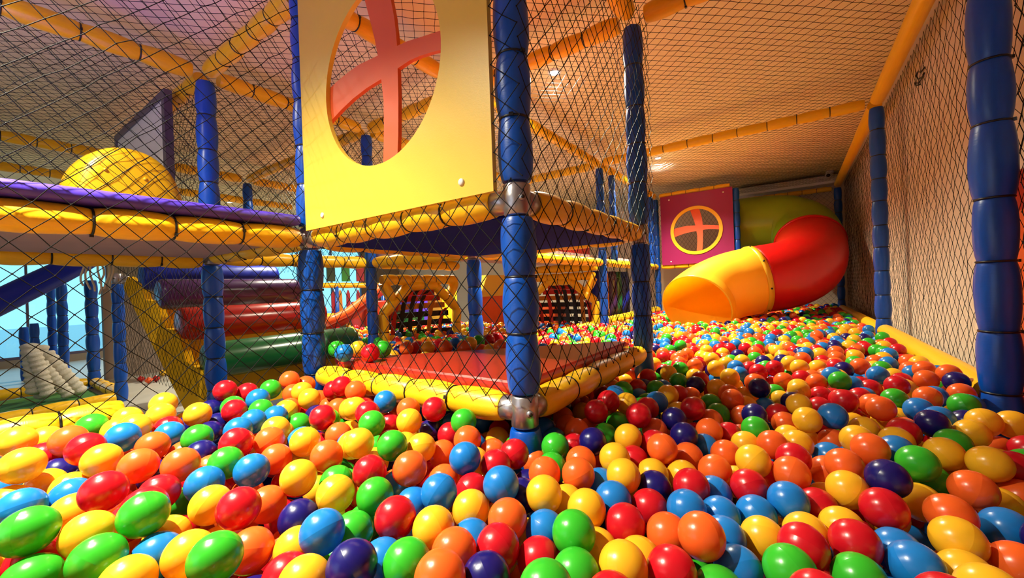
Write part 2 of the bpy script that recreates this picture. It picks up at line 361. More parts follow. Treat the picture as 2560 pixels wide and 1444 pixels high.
# roof frame
rail((0, -.9, Z2), (0, 0, Z2), 'yellow roof rail in front of the corner post')
rail((0, 0, Z2), (M, 0, Z2), 'yellow roof rail over the netted right face of the tower')
rail((0, 0, Z2), (0, M, Z2), 'yellow roof rail over the big window panel')
rail((0, M, Z2), (0, 2*M, Z2), 'yellow roof rail rising right from the post before the stairs')
rail((0, M, Z2), (M, M, Z2), 'yellow roof rail crossing behind the big round window, upper one')
rail((M, -1.3, Z2), (M, 0, Z2), 'yellow roof rail from the tower to the right wall, nearest one')
rail((M, 0, Z2), (M, M, Z2), 'yellow roof rail behind the netted right face, sloping down left')
rail((M, M, Z2), (M, 2*M, Z2), 'yellow roof rail running to the post seen in the round window')
rail((M, M, Z2), (3*M, M, Z2), 'long yellow roof rail descending toward the two thin far posts', seg=.24)
rail((3*M, M, Z2), (5*M, M, Z2), 'yellow roof rail ending at the magenta panel')
rail((3*M-.06, -1.3, Z2), (3*M-.06, M, Z2), 'long straight yellow roof rail crossing the orange ceiling', .048, .24)
rail((3*M, M, Z2), (3*M, 2*M, Z2), 'yellow roof rail behind the net, left of the thin far posts')
rail((-.6, -1.3, Z2), (3*M-.06, -1.3, Z2), 'smooth yellow roof rail along the right wall, nearer half', .05, 1.0, smooth=True, ties=False)
rail((3*M-.06, -1.3, Z2), (6*M, -1.3, Z2), 'smooth yellow roof rail along the right wall, farther half', .05, 1.0, smooth=True, ties=False)
rail((6*M, -1.3, Z2-.05), (6*M, 0, Z2-.05), 'dark yellow roof rail at the end wall under the white ledge', .04)
rail((-2.4, 2*M, Z2), (0, 2*M, Z2), 'long yellow roof rail across the top left of the picture', .055, .24)
rail((0, 2*M, Z2), (M, 2*M, Z2), 'yellow roof rail right of the post before the stairs')
rail((M, 2*M, Z2), (3*M, 2*M, Z2), 'yellow roof rail seen low in the round window')
rail((0, 2*M, Z2), (0, 4*M, Z2), 'yellow roof rail beside the white framed board')
rail((M, 2*M, Z2), (M, 4*M, Z2), 'yellow roof rail leading to the small far post')
rail((-2.4, 4*M, Z2), (0, 4*M, Z2), 'yellow roof rail behind the padded hood, upper of two')
rail((-2.4, 5*M, Z2), (0, 5*M, Z2), 'yellow roof rail behind the padded hood, lower of two')
rail((0, 4*M, Z2), (M, 4*M, Z2), 'yellow roof rail between the stairs posts far behind')
rail((0, 5*M, Z2), (M*2, 5*M, Z2), 'farthest yellow roof rail behind the roller stairs')
rail((M, 4*M, Z2), (M*3, 4*M, Z2), 'yellow roof rail right of the small far post')
# floor kerbs far left
rail((0, 4*M+.05, .07), (0, 5*M, .07), 'yellow floor kerb from the blue post to the dark post', .06, .25, gap=.06)
rail((-1.6, 5*M, .07), (0, 5*M, .07), 'yellow floor kerb behind the green mat', .06, .25, gap=.06)
rail((-1.7, 4.55, .05), (0, 4.75, .05), 'yellow floor kerb in front of the green mat', .06, .25, gap=.06)

# ---------------------------------------------------------------- decks and mats
struct('pit_side', MB().box((-2.4, M-.02, 0), (-.07, M+.02, .50), bev=.01).box((M+.1, -1.35, 0), (6*M, -1.32, .44), bev=.01), MT['navy'])
obj0 = lambda n, mb, m, l, c, g=None: tag(obj(n, mb, m), l, c, g)
t = thing('tower_deck', 'triangular red padded deck in the lower storey of the tower', 'deck', (M/2, M/2, Z0))
TRI = [(.035, .035), (1.06, .035), (1.085, .07), (.07, 1.085), (.035, 1.06)]
def shrink(p, s): return [(.38+(a-.38)*s, .38+(b-.38)*s) for a, b in p]
mb = MB(); V = []; n = len(TRI)
for z, s in ((Z0+.015, .985), (Z0+.03, 1.), (Z0+.055, 1.), (Z0+.066, .992), (Z0+.073, .975)): V += [(a, b, z) for a, b in shrink(TRI, s)]
mb.add(V, [(i*n+j, i*n+(j+1) % n, (i+1)*n+(j+1) % n, (i+1)*n+j) for i in range(4) for j in range(n)]+[tuple(reversed(range(n))), tuple(range(4*n, 5*n))])
obj('mat', mb, MT['redmat'], t)
obj('deck_board', MB().prism([(.06, .06), (1.02, .06), (.06, 1.02)], Z0-.04, Z0+.015, lambda a, b, d: (a, b, d)), MT['underside'], t)
t = thing('upper_deck', 'dark blue underside of the tower upper deck', 'deck', (M/2, M/2, Z1))
obj('mat', MB().box((.058, .058, Z1), (M-.058, M-.058, Z1+.06), bev=.018), MT['redmat'], t)
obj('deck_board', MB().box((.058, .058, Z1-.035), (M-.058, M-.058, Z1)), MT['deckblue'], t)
t = thing('walkway', 'raised left walkway with purple padded edge', 'walkway', (-1.2, 1.8, Z1))
obj('mat', MB().box((-2.4, M-.055, Z1+.052), (-.06, 2*M, Z1+.10), bev=.02), MT['purple'], t)
tag(obj('deck_board', MB().box((-2.4, M+.056, Z1-.01), (-.06, 2*M-.056, Z1+.05)), MT['underside'], t), 'pale lilac board underside')
t = thing('rear_platform', 'raised platform behind the walkway under the yellow hood', 'platform', (-1.2, 3.6, Z1))
obj('deck_board', MB().box((-2.4, 2*M+.06, Z1+.01), (-.08, 3.15, Z1+.06)), MT['underside'], t)
t = thing('rear_walkway', 'raised rear walkway carrying the red padded barrier', 'walkway', (3.6, 1.8, Z1))
obj('deck_board', MB().box((M+.06, M+.06, Z1+.055), (5*M-.06, 2*M, Z1+.09)), MT['underside'], t)

# ---------------------------------------------------------------- window panels
def plate_hole(y0, y1, z0, z1, cy, cz, r, x0, x1, n=72):
    ang = sorted([2*math.pi*k/n for k in range(n)]+[math.atan2(z-cz, y-cy) % (2*math.pi) for y in (y0, y1) for z in (z0, z1)])
    I, O = [], []
    for a in ang:
        c, s = math.cos(a), math.sin(a); I.append((cy+r*c, cz+r*s))
        k = min([((y1 if c > 0 else y0)-cy)/c if abs(c) > 1e-9 else 9e9, ((z1 if s > 0 else z0)-cz)/s if abs(s) > 1e-9 else 9e9]); O.append((cy+k*c, cz+k*s))
    m = len(ang); V = [(x0, *p) for p in I]+[(x0, *p) for p in O]+[(x1, *p) for p in I]+[(x1, *p) for p in O]; Fc = []
    for j in range(m):
        k = (j+1) % m; Fc += [(j, k, m+k, m+j), (2*m+j, 3*m+j, 3*m+k, 2*m+k), (j, 2*m+j, 2*m+k, k), (m+j, m+k, 3*m+k, 3*m+j)]
    return MB().add(V, Fc)
CROSS = [(.655, 2.16), (.632, 2.08), (.607, 2.0), (.590, 1.94), (.576, 1.875), (.70, 1.882), (.767, 1.876), (.85, 1.865), (.925, 1.848), (.925, 1.708), (.82, 1.742), (.74, 1.762), (.65, 1.776), (.561, 1.781), (.552, 1.70), (.555, 1.6), (.57, 1.43), (.49, 1.43), (.476, 1.55), (.468, 1.68), (.466, 1.789), (.40, 1.795), (.349, 1.792), (.28, 1.782), (.20, 1.765), (.20, 1.832), (.346, 1.855), (.41, 1.866), (.465, 1.87), (.468, 1.92), (.475, 1.98), (.492, 2.06), (.52, 2.16)]
def window_panel(label, x, m, ring=False):
    t = thing('window_panel', label, 'panel', (x, .565, Z1+.03))
    obj('board', plate_hole(.036, 1.1, 1.268, 2.40, .565, 1.795, .337, x-.009, x+.009), m, t)
    obj('cross', MB().prism(CROSS, x+.010, x+.026, lambda a, b, d: (d, a, b)), MT['orange'], t)
    if ring:
        n = 64; V = []
        for r, d in ((.335, -.009), (.335, -.024), (.385, -.024), (.385, -.009)): V += [(x+d, .565+r*math.cos(2*math.pi*j/n), 1.795+r*math.sin(2*math.pi*j/n)) for j in range(n)]
        obj('window_ring', MB().add(V, [(i*n+j, i*n+(j+1) % n, ((i+1) % 4)*n+(j+1) % n, ((i+1) % 4)*n+j) for i in range(4) for j in range(n)]), MT['yellow'], t)
    for y, z in ((.161, 1.317), (.96, 1.319), (.161, 2.335), (.96, 2.335)):
        obj('bolt', MB().tube([(x-.008, y, z), (x-.0125, y, z), (x-.015, y, z)], [.0115, .0115, .007], 14), MT['white'], t)
window_panel('big yellow panel with a round window and curved orange cross', -.062, MT['yplastic'])
window_panel('magenta panel with a yellow-ringed round window and orange cross', 5*M-.06, MT['mauve'], True)
# ---------------------------------------------------------------- tube slide
def catmull(P, k=8):
    P = [np.array(p, float) for p in P]; out = []
    for i in range(len(P)-1):
        p0, p1, p2, p3 = P[max(i-1, 0)], P[i], P[i+1], P[min(i+2, len(P)-1)]
        for j in range(k):
            t = j/k; out.append(.5*((2*p1)+(p2-p0)*t+(2*p0-5*p1+4*p2-p3)*t*t+(3*p1-p0-3*p2+p3)*t**3))
    return out+[P[-1]]
SP = catmull([(6.6, .10, 1.90), (6.6, -.3, 1.89), (6.56, -.62, 1.84), (6.38, -.83, 1.68), (6.02, -.88, 1.45), (5.6, -.86, 1.26), (5.2, -.78, 1.11), (4.9, -.60, 1.02), (4.72, -.31, .97), (4.62, -.06, .915), (4.50, .11, .84), (4.34, .23, .75), (4.16, .28, .668)])
SR = .41
t = thing('tube_slide', 'twisting tube slide of green, red and yellow plastic sections', 'slide', (5.2, -.1, .1))
obj('upper_tube', MB().tube(SP[:33], SR, 40, caps=False, inner=.014), MT['sl_g'], t)
obj('middle_tube', MB().tube(SP[32:65], SR, 40, caps=False, inner=.014), MT['sl_r'], t)
obj('mouth_tube', MB().tube(SP[64:], SR, 40, caps=False, inner=.014), MT['sl_y'], t)
d = SP[65]-SP[63]; d /= np.linalg.norm(d)
fl = obj('flange', MB().tube([SP[64]-d*.005, SP[64]+d*.05], SR+.014, 40, caps=False, inner=.02), MT['sl_y'], t)
d2 = SP[33]-SP[31]; d2 /= np.linalg.norm(d2)
obj('flange', MB().tube([SP[32]-d2*.03, SP[32]+d2*.03], SR+.012, 40, caps=False, inner=.018), MT['sl_r'], t)
xx = np.cross(d, (0, 0, 1)); xx /= np.linalg.norm(xx); yy = np.cross(xx, d)
for k in range(8):
    a = 2*math.pi*(k+.3)/8; p = SP[64]+d*.024+(xx*math.cos(a)+yy*math.sin(a))*(SR+.012); q = p+(xx*math.cos(a)+yy*math.sin(a))*.008
    obj('flange_bolt', MB().tube([p, q], .011, 8), MT['tie'], fl)

# ---------------------------------------------------------------- roller stairs
t = thing('roller_stairs', 'climbing stairs of stacked padded rollers with yellow stringers', 'stairs', (.55, 3.4, 0))
RO = [(2.68, .545, 'rollg'), (3.19, .79, 'rollr'), (3.66, 1.03, 'rollp'), (4.12, 1.2, 'navy')]
STR = [(2.46, .10), (2.46, .40), (2.60, .56), (2.90, .60), (3.02, .78), (3.12, .82), (3.36, .84), (3.50, 1.0), (3.62, 1.06), (3.86, 1.07), (4.0, 1.22), (4.40, 1.30), (4.55, 1.2), (2.75, .10)]
STR = [(a+.12, b-.08) for a, b in STR]
for x in (.02, 1.1): obj('stringer', MB().prism(STR, x, x+.05, lambda a, b, d: (d, a, b)), MT['ymatte'], t)
for a, b in ((2.75, .30), (3.25, .53), (3.72, .76)): obj('riser', MB().box((.07, a+.04, b-.16), (1.1, a+.09, b+.26)), MT['yellow'], t)
for v, z, m in RO:
    pr = [(v+.135*math.cos(a)*(1.0), z+.13*math.sin(a)) for a in [2*math.pi*k/28 for k in range(28)]]
    mb = MB(); n = 28; rings = []
    for x, s in ((.0, .80), (.004, .9), (.018, .985), (.04, 1.), (.60, 1.01), (1.10, 1.), (1.12, .985), (1.135, .9), (1.14, .8)): rings += [(x+.03, v+(a-v)*s, z+(b-z)*s) for a, b in pr]
    mb.add(rings, [(i*n+j, i*n+(j+1) % n, (i+1)*n+(j+1) % n, (i+1)*n+j) for i in range(8) for j in range(n)]+[tuple(reversed(range(n))), tuple(range(8*n, 9*n))], 0, True)
    obj('roller', mb, MT[m], t)

# ---------------------------------------------------------------- padded hood, framed board, blue slide, ropes on the left
def hood():
    out = []; n = 28; prof = [(-.26, 0)]+[(-.26*math.copysign(abs(math.cos(a))**.9, math.cos(a)), .12+.46*math.sin(a)**.75) for a in [math.pi*k/n for k in range(n+1)]]+[(.26, 0)]
    mb = MB(); m = len(prof); V = []
    for y, s, dx in ((2.46, .80, 0), (2.47, .9, 0), (2.49, .975, 0), (2.52, 1., 0), (2.62, 1.0, -.02), (2.68, .98, -.035), (2.71, .9, -.04)):
        V += [(-.355+dx+a*s*.98, y, Z1+.06+b*s) for a, b in prof]
    mb.add(V, [(i*m+j, i*m+j+1, (i+1)*m+j+1, (i+1)*m+j) for i in range(6) for j in range(m-1)]+[tuple(range(m)), tuple(range(6*m, 7*m))], 0, True)
    return mb
t = thing('padded_hood', 'domed yellow padded hood standing behind the purple walkway edge', 'hood', (-.36, 2.58, Z1+.06))
obj('hood_shell', hood(), MT['yellow'], t)
for a, b in ((-.47, .42), (-.30, .40), (-.36, .22), (-.20, .25)):
    obj('button', MB().tube([(a, 2.466, Z1+.06+b), (a, 2.454, Z1+.06+b)], [.014, .008], 10), MT['yellow'], t)
t = thing('framed_board', 'white board in a mauve grey frame hanging above the hood', 'board', (-.09, 3.4, 1.66))
UB = -.105
obj('board', MB().box((UB-.01, 2.80, 1.74), (UB+.01, 3.99, 2.35)), MT['white'], t)
fr = MB().box((UB-.02, 2.74, 1.62), (UB+.025, 2.80, 2.405)).box((UB-.02, 3.99, 1.62), (UB+.025, 4.05, 2.405)).box((UB-.02, 2.80, 2.35), (UB+.025, 3.99, 2.405)).box((UB-.02, 2.80, 1.62), (UB+.025, 3.99, 1.74))
obj('frame', fr, MT['greyframe'], t)
t = thing('blue_beam', 'sloping dark blue padded slide edge under the left walkway', 'slide', tuple(on(1, 5.2, 60, 735)))
a, b = on(1, 5.2, -260, 880), on(1, 5.2, 235, 640)
foam_run(t, a, b, .11, 'navy', 1.2, False)
obj('slide_bed', MB().prism([(0, 0), (1, 0), (1, -.06), (0, -.06)], .06, .62, lambda s, h, d: tuple(a+(b-a)*s+np.array([0, d, h]))), MT['blue'], t)
t = thing('white_rope', 'bundle of thick lumpy white ropes standing on the green mat', 'rope', tuple(on(1, 5.3, 120, 985)))
def lumpy(a, b, r, n=34):
    a, b = np.array(a), np.array(b); P = [a+(b-a)*k/n for k in range(n+1)]; R = [r*(.78+.26*abs(math.sin(k*.85))) for k in range(n+1)]; R[0] *= .6; R[-1] *= .5
    return MB().tube(P, R, 12)
for p, q, dv, r in (((72, 858), (88, 985), 0, .062), ((100, 862), (108, 998), .08, .062), ((84, 880), (122, 990), -.1, .055), ((112, 880), (205, 985), .03, .06), ((100, 905), (175, 992), -.05, .05)):
    A, B = on(1, 5.35+dv, *p), on(1, 5.35+dv, *q); A[2] = max(A[2], .1); B[2] = max(B[2], .05)
    obj('rope', lumpy(A, B, r), MT['rope'], t)
t = thing('rope_tassel', 'loose white rope net hanging under the walkway beside the dark post', 'rope', tuple(on(1, 2.46, 245, 655)))
for k in range(7):
    x = 205+13*k+random.uniform(-3, 3); y1 = 690+random.uniform(10, 50)
    P = [on(1, 2.462, x+8*math.sin(j*.9+k)*j/6, 632+(y1-632)*j/7) for j in range(8)]
    obj('strand', MB().tube(P, .005, 6), MT['rope'], t)
obj0('green_mat', MB().box((-2.2, 4.82, .0), (-.08, 5.9, .025), bev=.008), MT['green'], 'green carpet mat framed by yellow kerbs', 'mat')
for k, (x, y, c) in enumerate(((352, 945, 'rollr'), (372, 948, 'inflat'), (390, 944, 'rollr'), (407, 930, 'yellow'), (425, 928, 'rollr'), (436, 934, 'blue'), (470, 925, 'inflat'))):
    p = on(2, .05, x, y)
    if p[1] > 6.3: p[1] = 6.2-.13*(k % 3)
    n = MB(); K = 8
    n.tube([(p[0], p[1], .0+.08*j/K) for j in range(K+1)], [max(.006, .04*math.sin(math.pi*j/K)) for j in range(K+1)], 14)
    tag(obj('loose_ball', n, MT[c]), ['leftmost small red ball on the floor by the partition', 'orange ball on the floor by the partition', 'second red ball on the partition floor', 'yellow ball on the floor near the stair foot', 'third red ball on the partition floor', 'blue ball on the floor near the stair foot', 'orange ball right by the stair stringer'][k], 'ball', 'loose balls on the floor behind the pit')

# ---------------------------------------------------------------- webbing arches behind the tower
def arch(label, to3, flip=1):
    o = to3(.6, 0, 0); t = thing('padded_arch', label, 'arch', tuple(o), 'yellow foam arches with strap webbing')
    r = .052
    for a, b in (((.12, .30), (.11, .78)), ((1.09, .78), (1.08, .30)), ((.11, .78), (.42, 1.03)), ((.78, 1.03), (1.09, .78)), ((.42, 1.04), (.78, 1.04)), ((.11, 1.095), (1.09, 1.095)), ((.115, 1.07), (.22, .91)), ((1.085, 1.07), (.98, .91))):
        foam_run(t, to3(a[0], 0, a[1]), to3(b[0], 0, b[1]), r, 'yellow', .17)
    # strap dome bulging away from the camera
    cx, cz, rx, rz, dep = .6, .42, .46, .60, .20
    def P(x, z):
        e = max(0., 1-((x-cx)/rx)**2-(max(0, z-cz)/rz)**2); return np.array(to3(x, .03+dep*math.sqrt(e), z))
    cols = ['straps_k', 'straps_k', 'straps_k', 'straps_k', 'straps_o', 'straps_r', 'straps_r']
    def strap(pts, w, wv, m):
        V = []; Fc = []
        for p in pts: V += [p-wv*w, p+wv*w]
        for i in range(len(pts)-1): Fc.append((2*i, 2*i+2, 2*i+3, 2*i+1))
        k = len(V); nv = np.array(to3(0, 1, 0))-np.array(to3(0, 0, 0)); V += [v+nv*.006 for v in V]
        Fc += [tuple(k+i for i in reversed(q)) for q in Fc]+[(2*i, k+2*i, k+2*i+2, 2*i+2) for i in range(len(pts)-1)]+[(2*i+3, k+2*i+3, k+2*i+1, 2*i+1) for i in range(len(pts)-1)]
        obj('strap', MB().add(V, Fc), MT[m], t)
    up = np.array([0, 0, 1.])
    for i, z in enumerate((.44, .54, .64, .735, .825, .905, .965)):
        h = rx*math.sqrt(max(.01, 1-((z-cz)/rz)**2)); strap([P(cx-h+2*h*k/14, z) for k in range(15)], .029, up, cols[i])
    hx = np.array(to3(1, 0, 0))-np.array(to3(0, 0, 0))
    for i, x in enumerate((.24, .36, .48, .60, .72, .84, .96)):
        h = rz*math.sqrt(max(.01, 1-((x-cx)/rx)**2)); strap([P(x, .36+(cz-.36+h)*k/12)-np.array(to3(0, .012, 0))+np.array(to3(0, 0, 0)) for k in range(13)], .027, hx, ['straps_r', 'straps_r', 'straps_k', 'straps_k', 'straps_k', 'straps_o', 'straps_r'][i])
arch('yellow foam arch with black and red strap dome, between the two rear posts', lambda a, b, z: (M+a, 2*M+b, z))
arch('yellow foam arch with red strap dome, right of the front corner post', lambda a, b, z: (3*M+b, 2*M-a, z))

# ---------------------------------------------------------------- far background play pieces
t = thing('picket_fence', 'coloured picket fence before the window behind the tower', 'fence', tuple(on(1, 5.6, 870, 800)))
a, b = on(1, 5.6, 690, 713), on(1, 5.6, 960, 713)
foam_run(t, a, b, .045, 'yellow', .3)
for q in (.02, .5, .98): obj('fence_post', MB().tube([(a[0]+(b[0]-a[0])*q, 5.6, 0), (a[0]+(b[0]-a[0])*q, 5.6, a[2])], .035, 10), MT['blue'], t)
a, b = on(1, 5.5, 800, 792), on(1, 5.5, 960, 786)
foam_run(t, a, b, .055, 'yellow', .3)
for x, c in ((834, 'pick_r'), (851, 'pick_o'), (871, 'pick_r'), (896, 'pick_r'), (918, 'pick_o')):
    p0, p1 = on(1, 5.6, x+1, 790), on(1, 5.6, x, 724); w = .035
    obj('picket', MB().prism([(-w, 0), (w, 0), (w*.8, .85), (0, 1), (-w*.8, .85)], 0, .03, lambda q, h, d: (p1[0]+q, 5.6+d, p0[2]+(p1[2]-p0[2])*h)), MT[c], t)
for x, c in ((829, 'pick_k'), (866, 'pick_g'), (902, 'pick_r'), (926, 'pick_r')):
    p0, p1 = on(1, 5.6, x, 703), on(1, 5.6, x, 640); w = .07
    obj('picket', MB().box((p0[0]-w, 5.6, p0[2]), (p0[0]+w, 5.63, p1[2])), MT[c], t)
t = thing('inflatable_slide', 'orange plastic slide curving down into the rear ball pool', 'slide', tuple(on(1, 4.4, 870, 830)))
def bedprof(dv):
    return [on(1, 4.35+dv, *p) for p in ((815, 812), (840, 800), (870, 785), (900, 762), (930, 738), (960, 715))]
for u_, v_ in ((p[0], p[1]) for p in (bedprof(.02)[4], bedprof(.48)[4], bedprof(.02)[2], bedprof(.48)[2])): obj('support', MB().tube([(u_, v_, 0), (u_, v_, .55)], .03, 10), MT['yellow'], t)
for dv, h in ((0, .10), (.5, .10)):
    obj('side_wall', MB().tube([p+np.array([0, 0, .03]) for p in bedprof(dv)], .06, 12), MT['inflat'], t)
A, B = bedprof(0.03), bedprof(.47); V = []; 
for p, q in zip(A, B): V += [tuple(p), tuple(q), (p[0], p[1], p[2]-.12), (q[0], q[1], q[2]-.12)]
Fc = []
for i in range(5):
    o = 4*i; Fc += [(o, o+4, o+5, o+1), (o+2, o+3, o+7, o+6), (o, o+2, o+6, o+4), (o+1, o+5, o+7, o+3)]
obj('slide_bed', MB().add(V, Fc+[(0, 1, 3, 2), (20, 22, 23, 21)], 0, True), MT['redmat'], t)
t = thing('playhouse', 'small playhouse with a yellow roof seen left of the front corner post', 'playhouse', (3.4, 3.2, 0))
p = on(1, 3.3, 1200, 742); q = on(1, 3.3, 1300, 688)
obj('roof', MB().prism([(p[0], p[2]), (q[0]+.5, p[2]), (q[0]+.3, q[2]), (p[0]+.2, q[2])], 3.3, 3.42, lambda a, b, d: (a, d, b)), MT['yplastic'], t)
obj('house_wall', MB().box((p[0]+.08, 3.36, 0), (q[0]+.42, 3.40, p[2])), MT['inflat'], t)
for k, (u0, u1) in enumerate(((2.7, 3.5), (3.62, 4.5), (4.62, 5.7))):
    tag(obj('red_barrier_pad', MB().box((u0, 2.28, Z1+.09), (u1, 2.39, Z1+.64), bev=.03), MT['redmat']), ['red padded barrier left of the thin far posts, on the rear walkway', 'red padded barrier between the two thin far posts', 'red padded barrier showing right of the thin far posts'][k], 'barrier', 'red pads on the rear walkway')
for k, (u, c, r) in enumerate(((4.22, 'navy', .10), (4.40, 'rollp', .08), (4.55, 'straps_o', .04), (4.72, 'rollp', .10), (4.95, 'rollg', .09), (5.2, 'navy', .12))):
    P = [(u, 1.55, .05+1.12*j/8) for j in range(9)]; R = [r*(.85 if j in (0, 8) else 1) for j in range(9)]
    tag(obj('hanging_roller', MB().tube(P, R, 18), MT[c]), ['leftmost dark blue standing roller behind the thin post net', 'dark purple standing roller beside the navy one', 'slim amber pole among the dark standing rollers', 'narrower dark purple roller right of the amber pole', 'green standing roller left of the right tower post', 'dark blue standing roller nearest the slide mouth'][k], 'roller', 'standing rollers behind the net')
for u0, v0, w, d_, h, c, lb in ((2.9, 4.95, .45, .4, .85, 'redmat', 'red soft block behind the first strap dome'), (3.45, 4.6, .4, .4, .62, 'rollg', 'green soft block behind the first strap dome'), (3.92, 4.9, .3, .45, 1.05, 'purple', 'purple soft block at the back of the rear ball pool'), (4.75, 2.5, .4, .7, .7, 'inflat', 'orange soft block behind the second strap dome'), (5.3, 3.5, .4, .8, 1.1, 'navy', 'navy soft block behind the second strap dome'), (4.3, 4.6, .4, .5, 1.0, 'yellow', 'yellow soft block far behind the playhouse')):
    tag(obj('soft_block', MB().box((u0, v0, 0), (u0+w, v0+d_, h), bev=.03), MT[c]), lb, 'block', 'soft play blocks')
t = thing('padded_wall_panel', 'red and orange padded panel at the extreme right behind the big post', 'panel', (.8, -1.40, 0))
obj('panel_pad', MB().box((-.4, -1.445, .3), (1.52, -1.40, 1.36), bev=.015), MT['redmat'], t)
obj('trim_pad', MB().box((.2, -1.398, .75), (1.5, -1.388, 1.2), bev=.005), MT['inflat'], t)

# ---------------------------------------------------------------- fittings on the end and right walls
obj0('wall_ledge', MB().box((END_U-.24, -1.32, 2.455), (END_U, .15, 2.585), bev=.008), MT['white'], 'white boxed ledge under the ceiling at the end wall', 'ledge')
t = thing('security_camera', 'small white security camera on the end wall ledge', 'camera', (END_U-.22, -1.20, 2.5))
obj('base', MB().tube([(END_U-.31, -1.2, 2.64), (END_U-.31, -1.2, 2.60)], .05, 18), MT['white'], t)
hd = obj('head', MB().tube([(END_U-.31, -1.2, 2.605), (END_U-.32, -1.19, 2.57), (END_U-.335, -1.185, 2.54)], [.05, .052, .03], 18), MT['white'], t)
obj('camera_lens', MB().tube([(END_U-.35, -1.18, 2.565), (END_U-.378, -1.175, 2.555)], .026, 14), MT['black'], hd)
a, b, m = on(1, WALL_V+.01, 2288, 195), 0, MT['black']
cable = MB()
cable.tube([on(1, WALL_V+.012, x, y) for x, y in ((2312, 168), (2303, 180), (2295, 178), (2290, 190), (2296, 198), (2306, 192), (2311, 182), (2304, 197), (2296, 208), (2287, 206), (2290, 214), (2300, 211))], .005, 6)
obj0('cable_loop', cable, m, 'coiled black cable loop on the upper right wall', 'cable')
ra, rb_ = np.array((.5, -1.395, Z2+.02)), np.array((6.9, -1.395, Z2+.02))
P = [ra+(rb_-ra)*k/220 for k in range(221)]
obj0('edge_rope', MB().tube([p+np.array([0, .006*math.cos(k*1.6), .006*math.sin(k*1.6)]) for k, p in enumerate(P)], .009, 6), MT['rope'], 'thin white twisted rope lacing the net along the right wall top', 'rope')

# ---------------------------------------------------------------- nets
def net(label, O, a, b, La, Lb, dw=.08, dh=.085, rad=.0016, jit=.0026, knots=True, group='black knotted safety nets', bulge=.0):
    O, a, b = (np.array(x, float) for x in (O, a, b)); nrm = np.cross(a, b)
    ni, nj = int(La/(dw/2)), int(Lb/(dh/2)); I, J = np.meshgrid(np.arange(ni+1), np.arange(nj+1), indexing='ij')
    A = I*(La/ni); B = J*(Lb/nj)
    inner = ((I > 0) & (I < ni) & (J > 0) & (J < nj))
    A = A+rng.normal(0, jit, A.shape)*inner; B = B+rng.normal(0, jit, B.shape)*inner
    Dp = rng.normal(0, jit, A.shape)*inner+bulge*np.sin(np.pi*I/ni)*np.sin(np.pi*J/nj)
    X = O+A[..., None]*a+B[..., None]*b+Dp[..., None]*nrm
    s = (I+J) % 2 == 0; E = []
    for di, dj in ((1, 1), (1, -1)):
        js = slice(0, nj) if dj > 0 else slice(1, nj+1); jt = slice(1, nj+1) if dj > 0 else slice(0, nj)
        k = s[:-1, js]; E.append((X[:-1, js][k], X[1:, jt][k]))
    P = np.concatenate([e[0] for e in E]); Q = np.concatenate([e[1] for e in E]); n = len(P)
    T = Q-P; T /= np.linalg.norm(T, axis=1, keepdims=True); U1 = np.cross(T, nrm); U1 /= np.linalg.norm(U1, axis=1, keepdims=True); U2 = np.cross(T, U1)
    offs = [U1*rad*math.cos(w)+U2*rad*math.sin(w) for w in (0, 2.094, 4.189)]
    V = np.stack([P+o for o in offs]+[Q+o for o in offs], 1).reshape(-1, 3)
    base = (np.arange(n)*6)[:, None, None]; q = np.array([[0, 1, 4, 3], [1, 2, 5, 4], [2, 0, 3, 5]])
    quads = (base+q[None]).reshape(-1, 4)
    tris = np.zeros((0, 3), int)
    if knots:
        K = X[s]; r = rad*2.0; o = np.array([[1, 0, 0], [-1, 0, 0], [0, 1, 0], [0, -1, 0], [0, 0, 1], [0, 0, -1]])*r
        kv = (K[:, None]+o[None]).reshape(-1, 3); f = np.array([[0, 2, 4], [2, 1, 4], [1, 3, 4], [3, 0, 4], [2, 0, 5], [1, 2, 5], [3, 1, 5], [0, 3, 5]])
        tris = (len(V)+(np.arange(len(K))*6)[:, None, None]+f[None]).reshape(-1, 3); V = np.concatenate([V, kv])
    me = bpy.data.meshes.new('safety_net'); nl = quads.size+tris.size; nf = len(quads)+len(tris)
    me.vertices.add(len(V)); me.vertices.foreach_set('co', V.astype(np.float32).ravel())
    me.loops.add(nl); me.loops.foreach_set('vertex_index', np.concatenate([quads.ravel(), tris.ravel()]).astype(np.int32))
    me.polygons.add(nf); st = np.concatenate([np.arange(len(quads))*4, quads.size+np.arange(len(tris))*3])
    me.polygons.foreach_set('loop_start', st.astype(np.int32)); me.update(calc_edges=True); me.validate()
    me.materials.append(MT['net'])
    return tag(put('safety_net', me), label, 'net', group)
X_, Y_, Z_ = (1, 0, 0), (0, 1, 0), (0, 0, 1)
net('black diamond net over the right face of the tower beside the corner post', (-.066, -.066, Z0+.05), X_, Z_, 1.33, Z2-Z0-.05)
net('black diamond net below the big yellow panel, over the left face of the tower', (-.066, -.066, Z0+.05), Y_, Z_, 1.31, Z1-Z0)
net('narrow black net strip beside the right edge of the yellow panel', (-.067, -.066, Z1+.05), Y_, Z_, .098, Z2-Z1-.05)
net('large black net hanging across the left of the picture before the walkway', (-2.4, M-.068, Z0), X_, Z_, 2.34, Z2-Z0)
net('black net on the post line behind the left walkway', (-2.4, 2*M+.035, Z1+.05), X_, Z_, 2.34, Z2-Z1-.05)
net('black net beside the roller stairs under the roof', (.0, 2*M+.05, .3), Y_, Z_, 2.3, Z2-.3, rad=.0014)
net('black net behind the upper deck, seen in the round window', (0, M+.05, Z1+.05), X_, Z_, M, Z2-Z1-.05)
net('black net at the far side of the stairs', (M+.02, 2*M, Z1), Y_, Z_, 2*M, Z2-Z1)
